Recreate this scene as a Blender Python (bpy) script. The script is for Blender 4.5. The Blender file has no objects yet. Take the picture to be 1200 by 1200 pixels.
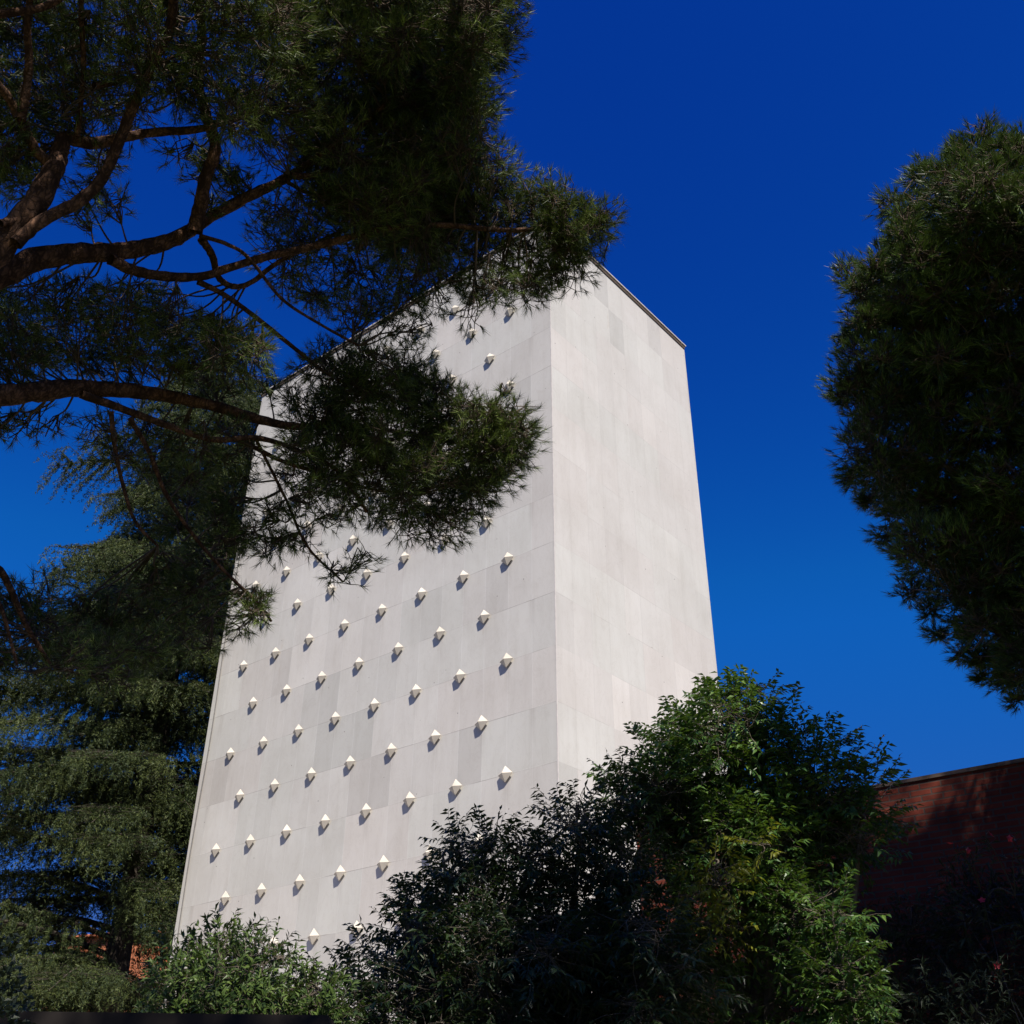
import bpy, math, random
import numpy as np
from mathutils import Matrix, Vector

rng = np.random.default_rng(7)
random.seed(7)
scn = bpy.context.scene
COL = scn.collection
rad = math.radians

# ------------------------------------------------------------------ camera
FPX, PITCH, ROLL = 1251.9, 0.5573, 0.0076
EYE = np.array([0.0, 0.0, 1.6])
Fv = np.array([0, math.cos(PITCH), math.sin(PITCH)])
R0 = np.array([1.0, 0, 0]); U0 = np.cross(R0, Fv)
Rv = math.cos(ROLL) * R0 + math.sin(ROLL) * U0
Uv = -math.sin(ROLL) * R0 + math.cos(ROLL) * U0
cam = bpy.data.cameras.new('camera')
cam.sensor_width = 36.0; cam.lens = FPX / 1200 * 36.0
cam.clip_start = 0.05; cam.clip_end = 3000
cam_o = bpy.data.objects.new('camera', cam); COL.objects.link(cam_o)
cam_o.matrix_world = Matrix(((Rv[0], Uv[0], -Fv[0], EYE[0]), (Rv[1], Uv[1], -Fv[1], EYE[1]),
                             (Rv[2], Uv[2], -Fv[2], EYE[2]), (0, 0, 0, 1)))
scn.camera = cam_o

def pt(x, y, d):
    """point at distance d from the viewpoint, in the direction surveyed at x, y"""
    v = Fv + Rv * (x - 600) / FPX - Uv * (y - 600) / FPX
    return EYE + v / np.linalg.norm(v) * d

# ------------------------------------------------------------------ mesh helpers
def mesh_obj(name, V, faces, m, parent=None, uv=None, smooth=False):
    """faces: list of int arrays (n,k)"""
    V = np.asarray(V, dtype=np.float32)
    me = bpy.data.meshes.new(name)
    me.vertices.add(len(V)); me.vertices.foreach_set('co', V.ravel())
    faces = [np.asarray(f, dtype=np.int32) for f in faces if len(f)]
    nl = sum(f.size for f in faces); nf = sum(len(f) for f in faces)
    me.loops.add(nl); me.loops.foreach_set('vertex_index', np.concatenate([f.ravel() for f in faces]))
    tot = np.concatenate([np.full(len(f), f.shape[1], dtype=np.int32) for f in faces])
    st = np.concatenate([[0], np.cumsum(tot)[:-1]]).astype(np.int32)
    me.polygons.add(nf)
    me.polygons.foreach_set('loop_start', st); me.polygons.foreach_set('loop_total', tot)
    me.polygons.foreach_set('use_smooth', np.full(nf, bool(smooth), dtype=bool))
    if uv is not None:
        l = me.uv_layers.new(name='UVMap'); l.data.foreach_set('uv', np.asarray(uv, dtype=np.float32).ravel())
    me.update(calc_edges=True); me.validate()
    me.materials.append(m)
    o = bpy.data.objects.new(name, me); COL.objects.link(o)
    if parent is not None: o.parent = parent
    return o

class MB:
    def __init__(s): s.v = []; s.f = {}; s.n = 0
    def add(s, V, F):
        V = np.asarray(V, float).reshape(-1, 3)
        for f in (F if isinstance(F, list) else [F]):
            f = np.asarray(f, int); s.f.setdefault(f.shape[1], []).append(f + s.n)
        s.v.append(V); s.n += len(V)
    def build(s, name, m, parent=None, smooth=False, origin=None):
        V = np.concatenate(s.v)
        if parent is not None: V = V - np.array(parent.location)
        return mesh_obj(name, V, [np.concatenate(s.f[k]) for k in s.f], m, parent, smooth=smooth)

def empty(name, loc, label=None, cat=None, group=None):
    o = bpy.data.objects.new(name, None); COL.objects.link(o); o.location = tuple(loc)
    if label: o['label'] = label; o['category'] = cat
    if group: o['group'] = group
    return o
BOXF = np.array([[0,3,2,1],[4,5,6,7],[0,1,5,4],[1,2,6,5],[2,3,7,6],[3,0,4,7]])
def box(mb, O, ax, ay, az):
    """box from corner O along three edge vectors"""
    O, ax, ay, az = map(lambda a: np.asarray(a, float), (O, ax, ay, az))
    mb.add([O, O+ax, O+ax+ay, O+ay, O+az, O+ax+az, O+ax+ay+az, O+ay+az], BOXF)

def catmull(P, n=6):
    P = np.asarray(P, float)
    Q = np.vstack([2*P[0]-P[1], P, 2*P[-1]-P[-2]])
    out = []
    for i in range(1, len(Q)-2):
        t = np.linspace(0, 1, n, endpoint=False)[:, None]
        a, b, c, d = Q[i-1], Q[i], Q[i+1], Q[i+2]
        out.append(.5*((2*b)+(-a+c)*t+(2*a-5*b+4*c-d)*t**2+(-a+3*b-3*c+d)*t**3))
    out.append(P[-1:]); return np.vstack(out)

def tube(mb, P, rads, sides=9, rough=0.06, sub=6):
    P = catmull(np.column_stack([P, rads]), sub); r = P[:, 3]; P = P[:, :3]
    T = np.gradient(P, axis=0); T /= np.linalg.norm(T, axis=1)[:, None]
    ref = np.array([0.31, 0.2, 0.93]) if abs(T[0] @ [0.31, .2, .93]) < .95 else np.array([1.0, 0, 0])
    N = np.cross(T, ref); N /= np.linalg.norm(N, axis=1)[:, None]; B = np.cross(T, N)
    a = np.linspace(0, 2*np.pi, sides, endpoint=False)
    k = 1 + rough*rng.standard_normal((len(P), sides))
    V = P[:, None] + (N[:, None]*np.cos(a)[None, :, None] + B[:, None]*np.sin(a)[None, :, None])*(r[:, None]*k)[:, :, None]
    i = np.arange(len(P)-1)[:, None]*sides; j = np.arange(sides)[None]; j2 = (j+1) % sides
    F = np.stack([i+j, i+j2, i+sides+j2, i+sides+j], -1).reshape(-1, 4)
    mb.add(V.reshape(-1, 3), F)
    return P, r

def norm(a): return a/np.maximum(np.linalg.norm(a, axis=-1, keepdims=True), 1e-9)
def perp(D):
    r = norm(rng.standard_normal(D.shape)); return norm(np.cross(D, r))

def sticks(mb, A, B, ra, rb, sag=0.08):
    """many thin curved three-sided twigs at once"""
    n = len(A); D = B-A; L = np.linalg.norm(D, axis=1)[:, None]; T = D/np.maximum(L, 1e-9)
    N = perp(T); Bn = np.cross(T, N)
    M = (A+B)/2 + N*L*sag*rng.standard_normal((n, 1)) + np.array([0, 0, 1])*L*sag*.6*rng.standard_normal((n, 1))
    ra = np.broadcast_to(np.asarray(ra, float), n); rb = np.broadcast_to(np.asarray(rb, float), n)
    V = np.zeros((n, 9, 3))
    for k, (C, r) in enumerate(((A, ra), (M, (ra+rb)/2), (B, rb))):
        for j in range(3):
            a = 2*np.pi*j/3
            V[:, 3*k+j] = C + (N*math.cos(a)+Bn*math.sin(a))*r[:, None]
    F = []
    for k in range(2):
        for j in range(3):
            F.append([3*k+j, 3*k+(j+1) % 3, 3*k+3+(j+1) % 3, 3*k+3+j])
    F = np.array(F)[None] + 9*np.arange(n)[:, None, None]
    mb.add(V.reshape(-1, 3), F.reshape(-1, 4))

def needles(mb, P, D, m, L, w, spread=0.75, back=0.06):
    """bursts of m needles at the points P looking along D"""
    n = len(P); P = np.repeat(P, m, 0); D = np.repeat(D, m, 0)
    d = norm(D + spread*norm(rng.standard_normal(P.shape))*rng.uniform(.5, 1.1, (len(P), 1)))
    base = P - D*rng.uniform(0, back, (len(P), 1))
    l = L*rng.uniform(.7, 1.15, (len(P), 1)); s = perp(d)*w*.5
    V = np.stack([base-s, base+s, base+d*l+np.array([0, 0, -.06])*l], 1)
    F = np.arange(len(P)*3).reshape(-1, 3)
    mb.add(V.reshape(-1, 3), F)

def leaves(mb, P, D, N, L, w, droop=.25):
    """lance-shaped leaves folded along the midrib: P base, D direction, N leaf normal"""
    n = len(P); L = np.broadcast_to(np.asarray(L, float), n)[:, None]; w = np.broadcast_to(np.asarray(w, float), n)[:, None]
    S = norm(np.cross(D, N)); N = np.cross(S, D)
    V = np.stack([P, P+D*L*.4+S*w*.5+N*w*.12, P+D*L*.45-N*w*.08, P+D*L*.4-S*w*.5+N*w*.12,
                  P+D*L-N*L*droop*.5+np.array([0, 0, -1])*L*droop*.4], 1)
    F = np.array([[0, 1, 2], [0, 2, 3], [1, 4, 2], [2, 4, 3]])[None]+5*np.arange(n)[:, None, None]
    mb.add(V.reshape(-1, 3), F.reshape(-1, 3))

def in_poly(x, y, poly):
    poly = np.asarray(poly, float); c = np.zeros(len(x), bool); j = len(poly)-1
    for i in range(len(poly)):
        xi, yi = poly[i]; xj, yj = poly[j]
        k = ((yi > y) != (yj > y)) & (x < (xj-xi)*(y-yi)/((yj-yi)+1e-12)+xi); c ^= k; j = i
    return c
def fill(poly, n, gap):
    """n loosely even points in a polygon, at least ~gap apart"""
    poly = np.asarray(poly, float); lo, hi = poly.min(0), poly.max(0); out = []
    for t in range(n*60):
        q = rng.uniform(lo, hi)
        if not in_poly(q[:1], q[1:], poly)[0]: continue
        if out and np.min(np.linalg.norm(np.array(out)-q, axis=1)) < gap*(1-.6*t/(n*60)): continue
        out.append(q)
        if len(out) >= n: break
    return np.array(out)

# ------------------------------------------------------------------ materials
def mat(name, rough=.7, spec=.5):
    m = bpy.data.materials.new(name); m.use_nodes = True; nt = m.node_tree
    b = nt.nodes['Principled BSDF']; b.inputs['Roughness'].default_value = rough
    b.inputs['Specular IOR Level'].default_value = spec
    return m, nt, b
def node(nt, t, **kw):
    n = nt.nodes.new(t)
    for k, v in kw.items():
        if k.startswith('i_'): n.inputs[k[2:].replace('_', ' ')].default_value = v
        else: setattr(n, k, v)
    return n
def ramp(nt, fac, stops):
    r = nt.nodes.new('ShaderNodeValToRGB'); e = r.color_ramp.elements
    while len(e) < len(stops): e.new(.5)
    for q, (p, c) in zip(e, stops): q.position = p; q.color = (*c, 1)
    nt.links.new(fac, r.inputs[0]); return r.outputs[0]
def mathn(nt, op, a, b=None, c=None):
    n = nt.nodes.new('ShaderNodeMath'); n.operation = op
    for i, v in enumerate((a, b, c)):
        if v is None: continue
        if isinstance(v, (int, float)): n.inputs[i].default_value = v
        else: nt.links.new(v, n.inputs[i])
    return n.outputs[0]
def mix(nt, f, a, b, mode='MIX'):
    n = nt.nodes.new('ShaderNodeMix'); n.data_type = 'RGBA'; n.blend_type = mode
    for i, v in ((0, f), (6, a), (7, b)):
        if isinstance(v, (int, float)): n.inputs[i].default_value = v
        elif isinstance(v, tuple): n.inputs[i].default_value = (*v, 1)
        else: nt.links.new(v, n.inputs[i])
    return n.outputs[2]

def foliage_mat(name, stops, rough=.5, trans=.25, spec=.35, tcol=(.12, .16, .03), nscale=1.1):
    m, nt, b = mat(name, rough, spec); L = nt.links
    g = node(nt, 'ShaderNodeNewGeometry')
    no = node(nt, 'ShaderNodeTexNoise', i_Scale=nscale, i_Detail=2.0); L.new(g.outputs['Position'], no.inputs['Vector'])
    f = mathn(nt, 'ADD', mathn(nt, 'MULTIPLY', g.outputs['Random Per Island'], .5), mathn(nt, 'MULTIPLY', no.outputs[0], .6))
    f = mathn(nt, 'SUBTRACT', f, .05)
    c = ramp(nt, f, stops); L.new(c, b.inputs['Base Color'])
    t = node(nt, 'ShaderNodeBsdfTranslucent'); t.inputs[0].default_value = (*tcol, 1)
    mx = node(nt, 'ShaderNodeMixShader'); mx.inputs[0].default_value = trans
    L.new(b.outputs[0], mx.inputs[1]); L.new(t.outputs[0], mx.inputs[2])
    L.new(mx.outputs[0], nt.nodes['Material Output'].inputs[0])
    return m

M = {}
M['pine_needles'] = foliage_mat('pine_needles', [(.15, (.010, .022, .010)), (.5, (.046, .080, .024)), (.75, (.28, .37, .10))],
                                rough=.42, trans=.15, spec=.22, tcol=(.16, .22, .03))
M['dark_pine_needles'] = foliage_mat('dark_pine_needles', [(.15, (.006, .016, .007)), (.5, (.022, .050, .015)), (.78, (.19, .31, .07))],
                                     rough=.42, trans=.14, spec=.28, tcol=(.12, .18, .03))
M['cedar_needles'] = foliage_mat('cedar_needles', [(.18, (.010, .022, .009)), (.45, (.030, .050, .015)), (.8, (.115, .140, .036))],
                                 rough=.6, trans=.12, nscale=.5)
M['green_leaves'] = foliage_mat('green_leaves', [(.15, (.018, .048, .016)), (.5, (.055, .125, .030)), (.85, (.15, .25, .045))],
                                rough=.36, trans=.28, spec=.45, tcol=(.13, .22, .02), nscale=.7)
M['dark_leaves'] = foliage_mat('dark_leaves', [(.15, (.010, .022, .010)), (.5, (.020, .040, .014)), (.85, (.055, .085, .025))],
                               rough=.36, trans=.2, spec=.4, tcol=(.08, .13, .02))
M['laurel_leaves'] = foliage_mat('laurel_leaves', [(.15, (.022, .045, .013)), (.5, (.068, .115, .030)), (.85, (.16, .23, .055))],
                                 rough=.40, trans=.24, spec=.25, tcol=(.12, .18, .03))
M['yellow_leaves'] = foliage_mat('yellow_leaves', [(.15, (.12, .13, .02)), (.5, (.22, .24, .02)), (.85, (.30, .30, .04))],
                                 rough=.4, trans=.35, spec=.4, tcol=(.3, .32, .02))
M['oleander_leaves'] = foliage_mat('oleander_leaves', [(.2, (.014, .025, .014)), (.8, (.035, .052, .026))], rough=.5, trans=.1, tcol=(.04, .06, .02))

def bark(name, c1, c2, scale=14, bump=.6):
    m, nt, b = mat(name, .9, .2); L = nt.links
    g = node(nt, 'ShaderNodeNewGeometry')
    mp = node(nt, 'ShaderNodeMapping'); mp.inputs['Scale'].default_value = (1, 1, .55); L.new(g.outputs['Position'], mp.inputs[0])
    v = node(nt, 'ShaderNodeTexVoronoi', i_Scale=scale); v.feature = 'DISTANCE_TO_EDGE'
    no = node(nt, 'ShaderNodeTexNoise', i_Scale=scale*.4, i_Detail=6.0)
    L.new(mp.outputs[0], no.inputs['Vector'])
    w = mix(nt, .12, mp.outputs[0], no.outputs[1]); L.new(w, v.inputs['Vector'])
    f = mathn(nt, 'MULTIPLY', mathn(nt, 'ADD', mathn(nt, 'MULTIPLY', mathn(nt, 'MINIMUM', mathn(nt, 'MULTIPLY', v.outputs[0], 4.0), 1.0), .35), .65), no.outputs[0])
    c = ramp(nt, f, [(.05, tuple(x*.35 for x in c1)), (.35, c1), (.65, c2)]); L.new(c, b.inputs['Base Color'])
    bp = node(nt, 'ShaderNodeBump', i_Strength=bump, i_Distance=.02); L.new(f, bp.inputs['Height']); L.new(bp.outputs[0], b.inputs['Normal'])
    return m
M['pine_bark'] = bark('pine_bark', (.055, .030, .020), (.24, .13, .08), 30, 1.0)
M['twig'] = bark('twig', (.10, .075, .058), (.16, .125, .10), 30)
M['cedar_bark'] = bark('cedar_bark', (.045, .038, .03), (.085, .07, .058), 9)
M['shrub_bark'] = bark('shrub_bark', (.12, .10, .08), (.20, .17, .14), 25)

# --- tower stone: slabs of slightly different tone, joints, streaks, pocks; UV is (slab units, course units)
def stone_mat(name, seed, flat=(.60, .575, .555), bright=1.0, scratch=0.0):
    m, nt, b = mat(name, .62, .3); L = nt.links
    uv = node(nt, 'ShaderNodeUVMap'); uv.uv_map = 'UVMap'
    sp = node(nt, 'ShaderNodeSeparateXYZ'); L.new(uv.outputs[0], sp.inputs[0]); u, v = sp.outputs[0], sp.outputs[1]
    fu, fv = mathn(nt, 'FLOOR', u), mathn(nt, 'FLOOR', v)
    def wn(a, b2, w):
        cb = node(nt, 'ShaderNodeCombineXYZ'); L.new(a, cb.inputs[0]); L.new(b2, cb.inputs[1]); cb.inputs[2].default_value = w+seed
        n = node(nt, 'ShaderNodeTexWhiteNoise'); n.noise_dimensions = '3D'; L.new(cb.outputs[0], n.inputs['Vector']); return n
    r1 = wn(fu, fv, 1.5)
    # slabs of two or three units, shifted from course to course
    offs = mathn(nt, 'MULTIPLY', wn(mathn(nt, 'MULTIPLY', fv, 1.0), fv, 9.5).outputs[0], 3.0)
    g3 = mathn(nt, 'FLOOR', mathn(nt, 'DIVIDE', mathn(nt, 'ADD', fu, mathn(nt, 'FLOOR', offs)), 3.0))
    r3 = wn(g3, fv, 4.5)
    tone = mathn(nt, 'ADD', mathn(nt, 'MULTIPLY', r1.outputs[0], .45), mathn(nt, 'MULTIPLY', r3.outputs[0], .55))
    base = ramp(nt, tone, [(.08, tuple(c*.84 for c in flat)), (.26, tuple(c*.95 for c in flat)), (.7, flat), (.95, tuple(c*1.07 for c in flat))])
    # warm / cool tint per slab
    tint = ramp(nt, wn(g3, fv, 7.7).outputs[0], [(.1, (1.0, .978, .965)), (.5, (1, .995, .985)), (.9, (.99, 1.0, .985))])
    base = mix(nt, 1.0, base, tint, 'MULTIPLY')
    g = node(nt, 'ShaderNodeNewGeometry'); mp = node(nt, 'ShaderNodeMapping'); mp.inputs['Scale'].default_value = (1, 1, .13)
    L.new(g.outputs['Position'], mp.inputs[0])
    st = node(nt, 'ShaderNodeTexNoise', i_Scale=3.2, i_Detail=7.0, i_Roughness=.65); L.new(mp.outputs[0], st.inputs['Vector'])
    base = mix(nt, 1.0, base, ramp(nt, st.outputs[0], [(.28, (.945, .94, .93)), (.5, (1, 1, 1)), (.75, (1.02, 1.02, 1.02))]), 'MULTIPLY')
    cl = node(nt, 'ShaderNodeTexNoise', i_Scale=.45, i_Detail=5.0, i_Roughness=.6); L.new(g.outputs['Position'], cl.inputs['Vector'])
    base = mix(nt, 1.0, base, ramp(nt, cl.outputs[0], [(.3, (.93, .92, .91)), (.6, (1.02, 1.02, 1.02))]), 'MULTIPLY')
    # mottling and veins of the stone
    ve = node(nt, 'ShaderNodeTexNoise', i_Scale=1.7, i_Detail=9.0, i_Roughness=.72, i_Distortion=1.6); 
    mp2 = node(nt, 'ShaderNodeMapping'); mp2.inputs['Scale'].default_value = (1, 1, .5); mp2.inputs['Rotation'].default_value = (.3, .5, 0)
    L.new(g.outputs['Position'], mp2.inputs[0]); L.new(mp2.outputs[0], ve.inputs['Vector'])
    vv = mathn(nt, 'ABSOLUTE', mathn(nt, 'SUBTRACT', ve.outputs[0], .5))
    base = mix(nt, 1.0, base, ramp(nt, vv, [(0.0, (.93, .92, .91)), (.018, (1, 1, 1))]), 'MULTIPLY')
    # rusty stains under a few slabs
    rs = node(nt, 'ShaderNodeTexNoise', i_Scale=1.0, i_Detail=6.0, i_Roughness=.7)
    mp3 = node(nt, 'ShaderNodeMapping'); mp3.inputs['Scale'].default_value = (1, 1, .35); mp3.inputs['Location'].default_value = (seed, 3, 1)
    L.new(g.outputs['Position'], mp3.inputs[0]); L.new(mp3.outputs[0], rs.inputs['Vector'])
    base = mix(nt, 1.0, base, ramp(nt, rs.outputs[0], [(.66, (1, 1, 1)), (.78, (.90, .83, .76))]), 'MULTIPLY')
    # pocks
    vo = node(nt, 'ShaderNodeTexVoronoi', i_Scale=2.6, i_Randomness=1.0); L.new(g.outputs['Position'], vo.inputs['Vector'])
    pk = mathn(nt, 'MULTIPLY', mathn(nt, 'LESS_THAN', vo.outputs['Distance'], .055), mathn(nt, 'GREATER_THAN', node_out(vo, nt), .72))
    base = mix(nt, pk, base, (.28, .25, .23))
    if seed < 5:   # rain streaks running down from under each stud
        uu = mathn(nt, 'ADD', u, .5); ur = mathn(nt, 'FLOOR', uu); du = mathn(nt, 'ABSOLUTE', mathn(nt, 'SUBTRACT', u, ur))
        par = mathn(nt, 'LESS_THAN', mathn(nt, 'FRACT', mathn(nt, 'MULTIPLY', mathn(nt, 'ADD', ur, mathn(nt, 'ADD', fv, 1.0)), .5)), .25)
        ms = mathn(nt, 'MULTIPLY', mathn(nt, 'MAXIMUM', mathn(nt, 'SUBTRACT', 1.0, mathn(nt, 'MULTIPLY', du, 6.0)), 0.0), mathn(nt, 'MAXIMUM', mathn(nt, 'SUBTRACT', mathn(nt, 'MULTIPLY', mathn(nt, 'FRACT', v), 1.6), .6), 0.0))
        ms = mathn(nt, 'MULTIPLY', mathn(nt, 'MULTIPLY', ms, par), mathn(nt, 'MULTIPLY', st.outputs[0], .8))
        base = mix(nt, ms, base, (.34, .30, .26))
    # joints
    def joint(c, w):
        fr = mathn(nt, 'FRACT', c); d = mathn(nt, 'MINIMUM', fr, mathn(nt, 'SUBTRACT', 1.0, fr)); return mathn(nt, 'LESS_THAN', d, w)
    jn = node(nt, 'ShaderNodeTexNoise', i_Scale=.9, i_Detail=3.0); L.new(g.outputs['Position'], jn.inputs['Vector'])
    hj = mathn(nt, 'MULTIPLY', joint(v, .0065), mathn(nt, 'MULTIPLY', ramp(nt, jn.outputs[0], [(.4, (0, 0, 0)), (.65, (1, 1, 1))]), .50 if seed < 5 else .22))
    vj = mathn(nt, 'MULTIPLY', joint(u, .010), mathn(nt, 'MULTIPLY', jn.outputs[0], .55))
    base = mix(nt, hj, base, (.24, .21, .19)); base = mix(nt, vj, base, (.78, .77, .75) if seed < 5 else (.42, .39, .37))
    L.new(base, b.inputs['Base Color'])
    h = mathn(nt, 'ADD', mathn(nt, 'MULTIPLY', ve.outputs[0], .5), mathn(nt, 'MULTIPLY', r1.outputs[0], .15))
    h = mathn(nt, 'SUBTRACT', h, mathn(nt, 'MULTIPLY', joint(v, .008), .5))
    bp = node(nt, 'ShaderNodeBump', i_Strength=.28, i_Distance=.03); L.new(h, bp.inputs['Height']); L.new(bp.outputs[0], b.inputs['Normal'])
    return m
def node_out(vo, nt):
    s = nt.nodes.new('ShaderNodeSeparateColor'); nt.links.new(vo.outputs['Color'], s.inputs[0]); return s.outputs[0]
M['stone_left'] = stone_mat('grey_slab_stone', 2.0, (.62, .60, .565))
M['stone_right'] = stone_mat('pale_slab_stone', 31.0, (.635, .615, .585))
def plain(name, c, rough=.7, spec=.4, var=.15, scale=8, bump=.2):
    m, nt, b = mat(name, rough, spec); L = nt.links
    g = node(nt, 'ShaderNodeNewGeometry'); no = node(nt, 'ShaderNodeTexNoise', i_Scale=float(scale), i_Detail=6.0)
    L.new(g.outputs['Position'], no.inputs['Vector'])
    L.new(ramp(nt, no.outputs[0], [(.3, tuple(x*(1-var) for x in c)), (.7, tuple(min(1, x*(1+var)) for x in c))]), b.inputs['Base Color'])
    bp = node(nt, 'ShaderNodeBump', i_Strength=bump, i_Distance=.01); L.new(no.outputs[0], bp.inputs['Height']); L.new(bp.outputs[0], b.inputs['Normal'])
    return m
M['stud'] = plain('cream_cast_stone', (.62, .57, .49), .75, .2, .14, 2.3)
M['stem'] = plain('dark_steel', (.06, .055, .05), .6, .4)
M['coping'] = plain('coping_stone', (.62, .58, .54), .6, .4, .1, 6)
M['concrete'] = plain('grey_render', (.016, .013, .012), .9, .2, .15, 2)
M['cable'] = plain('grey_cable', (.16, .15, .14), .5, .5)
M['flower'] = plain('crimson_petals', (.45, .03, .06), .5, .3, .3, 30)
M['iron'] = plain('iron', (.02, .018, .016), .5, .5)

def brick_mat(name, c1, c2, mortar, course=.075):
    m, nt, b = mat(name, .9, .2); L = nt.links
    uv = node(nt, 'ShaderNodeUVMap'); uv.uv_map = 'UVMap'
    br = node(nt, 'ShaderNodeTexBrick', i_Scale=1.0, i_Mortar_Size=.011, i_Mortar_Smooth=.2, i_Bias=-.1, i_Brick_Width=.26, i_Row_Height=course)
    br.inputs['Color1'].default_value = (*c1, 1); br.inputs['Color2'].default_value = (*c2, 1); br.inputs['Mortar'].default_value = (*mortar, 1)
    L.new(uv.outputs[0], br.inputs['Vector'])
    g = node(nt, 'ShaderNodeNewGeometry'); no = node(nt, 'ShaderNodeTexNoise', i_Scale=2.5, i_Detail=6.0); L.new(g.outputs['Position'], no.inputs['Vector'])
    c = mix(nt, 1.0, br.outputs[0], ramp(nt, no.outputs[0], [(.3, (.65, .6, .6)), (.7, (1.2, 1.15, 1.1))]), 'MULTIPLY')
    L.new(c, b.inputs['Base Color'])
    h = mathn(nt, 'ADD', mathn(nt, 'MULTIPLY', no.outputs[0], .4), mathn(nt, 'SUBTRACT', 1.0, br.outputs['Fac']))
    bp = node(nt, 'ShaderNodeBump', i_Strength=.7, i_Distance=.012); L.new(h, bp.inputs['Height']); L.new(bp.outputs[0], b.inputs['Normal'])
    return m
M['brick'] = brick_mat('red_brick', (.20, .045, .028), (.13, .032, .022), (.10, .07, .06))
M['house_brick'] = brick_mat('orange_brick', (.52, .16, .06), (.40, .11, .045), (.40, .28, .20), .08)
M['roof_tile'] = plain('clay_roof_tile', (.42, .14, .06), .9, .2, .3, 6)

def ground_mat():
    m, nt, b = mat('park_ground', .95, .1); L = nt.links
    g = node(nt, 'ShaderNodeNewGeometry')
    n1 = node(nt, 'ShaderNodeTexNoise', i_Scale=.25, i_Detail=8.0); n2 = node(nt, 'ShaderNodeTexNoise', i_Scale=12.0, i_Detail=6.0)
    L.new(g.outputs['Position'], n1.inputs['Vector']); L.new(g.outputs['Position'], n2.inputs['Vector'])
    c = ramp(nt, n1.outputs[0], [(.35, (.045, .065, .02)), (.5, (.07, .08, .03)), (.6, (.13, .10, .065))])
    c = mix(nt, 1.0, c, ramp(nt, n2.outputs[0], [(.3, (.6, .6, .6)), (.7, (1.3, 1.3, 1.3))]), 'MULTIPLY'); L.new(c, b.inputs['Base Color'])
    bp = node(nt, 'ShaderNodeBump', i_Strength=.6, i_Distance=.04); L.new(n2.outputs[0], bp.inputs['Height']); L.new(bp.outputs[0], b.inputs['Normal'])
    return m
M['ground'] = ground_mat()

# ------------------------------------------------------------------ ground
N = 60; gx = np.concatenate([-np.geomspace(800, 1, N//2), np.geomspace(1, 800, N//2)])
X, Y = np.meshgrid(gx, gx+20); Z = np.where(np.hypot(X, Y-20) < 60, 0.03*np.sin(X*1.3)*np.cos(Y*.9), 0.0)
i = (np.arange(N-1)[:, None]*N+np.arange(N-1)[None]).ravel()
gr = mesh_obj('ground', np.stack([X, Y, Z], -1).reshape(-1, 3), [np.stack([i, i+1, i+N+1, i+N], -1)], M['ground'], smooth=True)
gr['kind'] = 'structure'

# ------------------------------------------------------------------ tower
K = .70; YAW, AZ = 0.6996, 0.046
UNIT, COURSE = 1.3358*K, 2.4554*K
WL, WR = 23.784*K, 13.4*K
H = 43.35*K + 1.6
C0 = 40*K*np.array([math.sin(AZ), math.cos(AZ), 0])
lv = np.array([-math.cos(YAW), math.sin(YAW), 0]); rv = np.array([math.sin(YAW), math.cos(YAW), 0]); zv = np.array([0, 0, 1.0])
nL = np.array([-math.sin(YAW), -math.cos(YAW), 0]); nR = np.array([math.cos(YAW), -math.sin(YAW), 0])
V0 = 23.4432*K + 1.6          # height of stud row 0
Uo = 2.5866*K                 # distance of first stud column from the corner
tower = empty('tower', C0, 'tall windowless pale stone slab tower dotted with small pyramids, standing behind the trees', 'tower')
fc = [C0-lv*14-rv*13, C0+lv*(WL+9)-rv*13, C0+lv*(WL+9)+rv*(WR+9), C0-lv*14+rv*(WR+9)]
fo_ = mesh_obj('bounce_forecourt', np.array(fc)+[0, 0, .05], [np.array([[0, 1, 2, 3]])], plain('warm_bounce_gravel', (.48, .43, .36), .95, .1, .12, 5)); fo_['kind'] = 'structure'  # unseen pale ground, added to bounce warm light onto the tower
def face(name, O, d, w, m):
    nx = max(1, int(round(w/UNIT)))
    V = np.array([O, O+d*w, O+d*w+zv*H, O+zv*H])-C0
    k0 = (0-V0)/COURSE+40; k1 = (H-V0)/COURSE+40
    uo = (Uo/UNIT) % 1
    uv = [(1.94-Uo/UNIT+.0, k0), (w/UNIT+1.94-Uo/UNIT, k0), (w/UNIT+1.94-Uo/UNIT, k1), (1.94-Uo/UNIT, k1)]
    uv = [(a+.06, b) for a, b in uv]
    return mesh_obj(name, V, [np.array([[0, 1, 2, 3]])], m, tower, uv=uv)
face('wall', C0, lv, WL, M['stone_left'])
face('wall', C0, rv, WR, M['stone_right'])
face('wall', C0+rv*WR, lv, WL, M['stone_left'])
face('wall', C0+lv*WL, rv, WR, M['stone_right'])
mb = MB(); ov = .07
box(mb, C0-lv*(ov-.03)-rv*(ov-.03)+zv*(H+.002), lv*(WL+2*ov-.06), rv*(WR+2*ov-.06), zv*.044)
for (O_, d_, w_, e_) in ((C0-lv*ov-rv*ov, lv, WL+2*ov, rv), (C0-lv*ov+rv*(WR+ov-.30), lv, WL+2*ov, rv), (C0-lv*ov+rv*.24, rv, WR-.49, lv), (C0+lv*(WL+ov-.30)+rv*.24, rv, WR-.49, lv)):
    nn_ = int(w_/1.25)
    for q_ in range(nn_):
        box(mb, O_+d_*(w_*q_/nn_)+zv*(H+.004+rng.uniform(0, .006)), d_*(w_/nn_-.012), e_*.3, zv*.05)
mb.build('roof_slab', M['coping'], tower)
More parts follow.
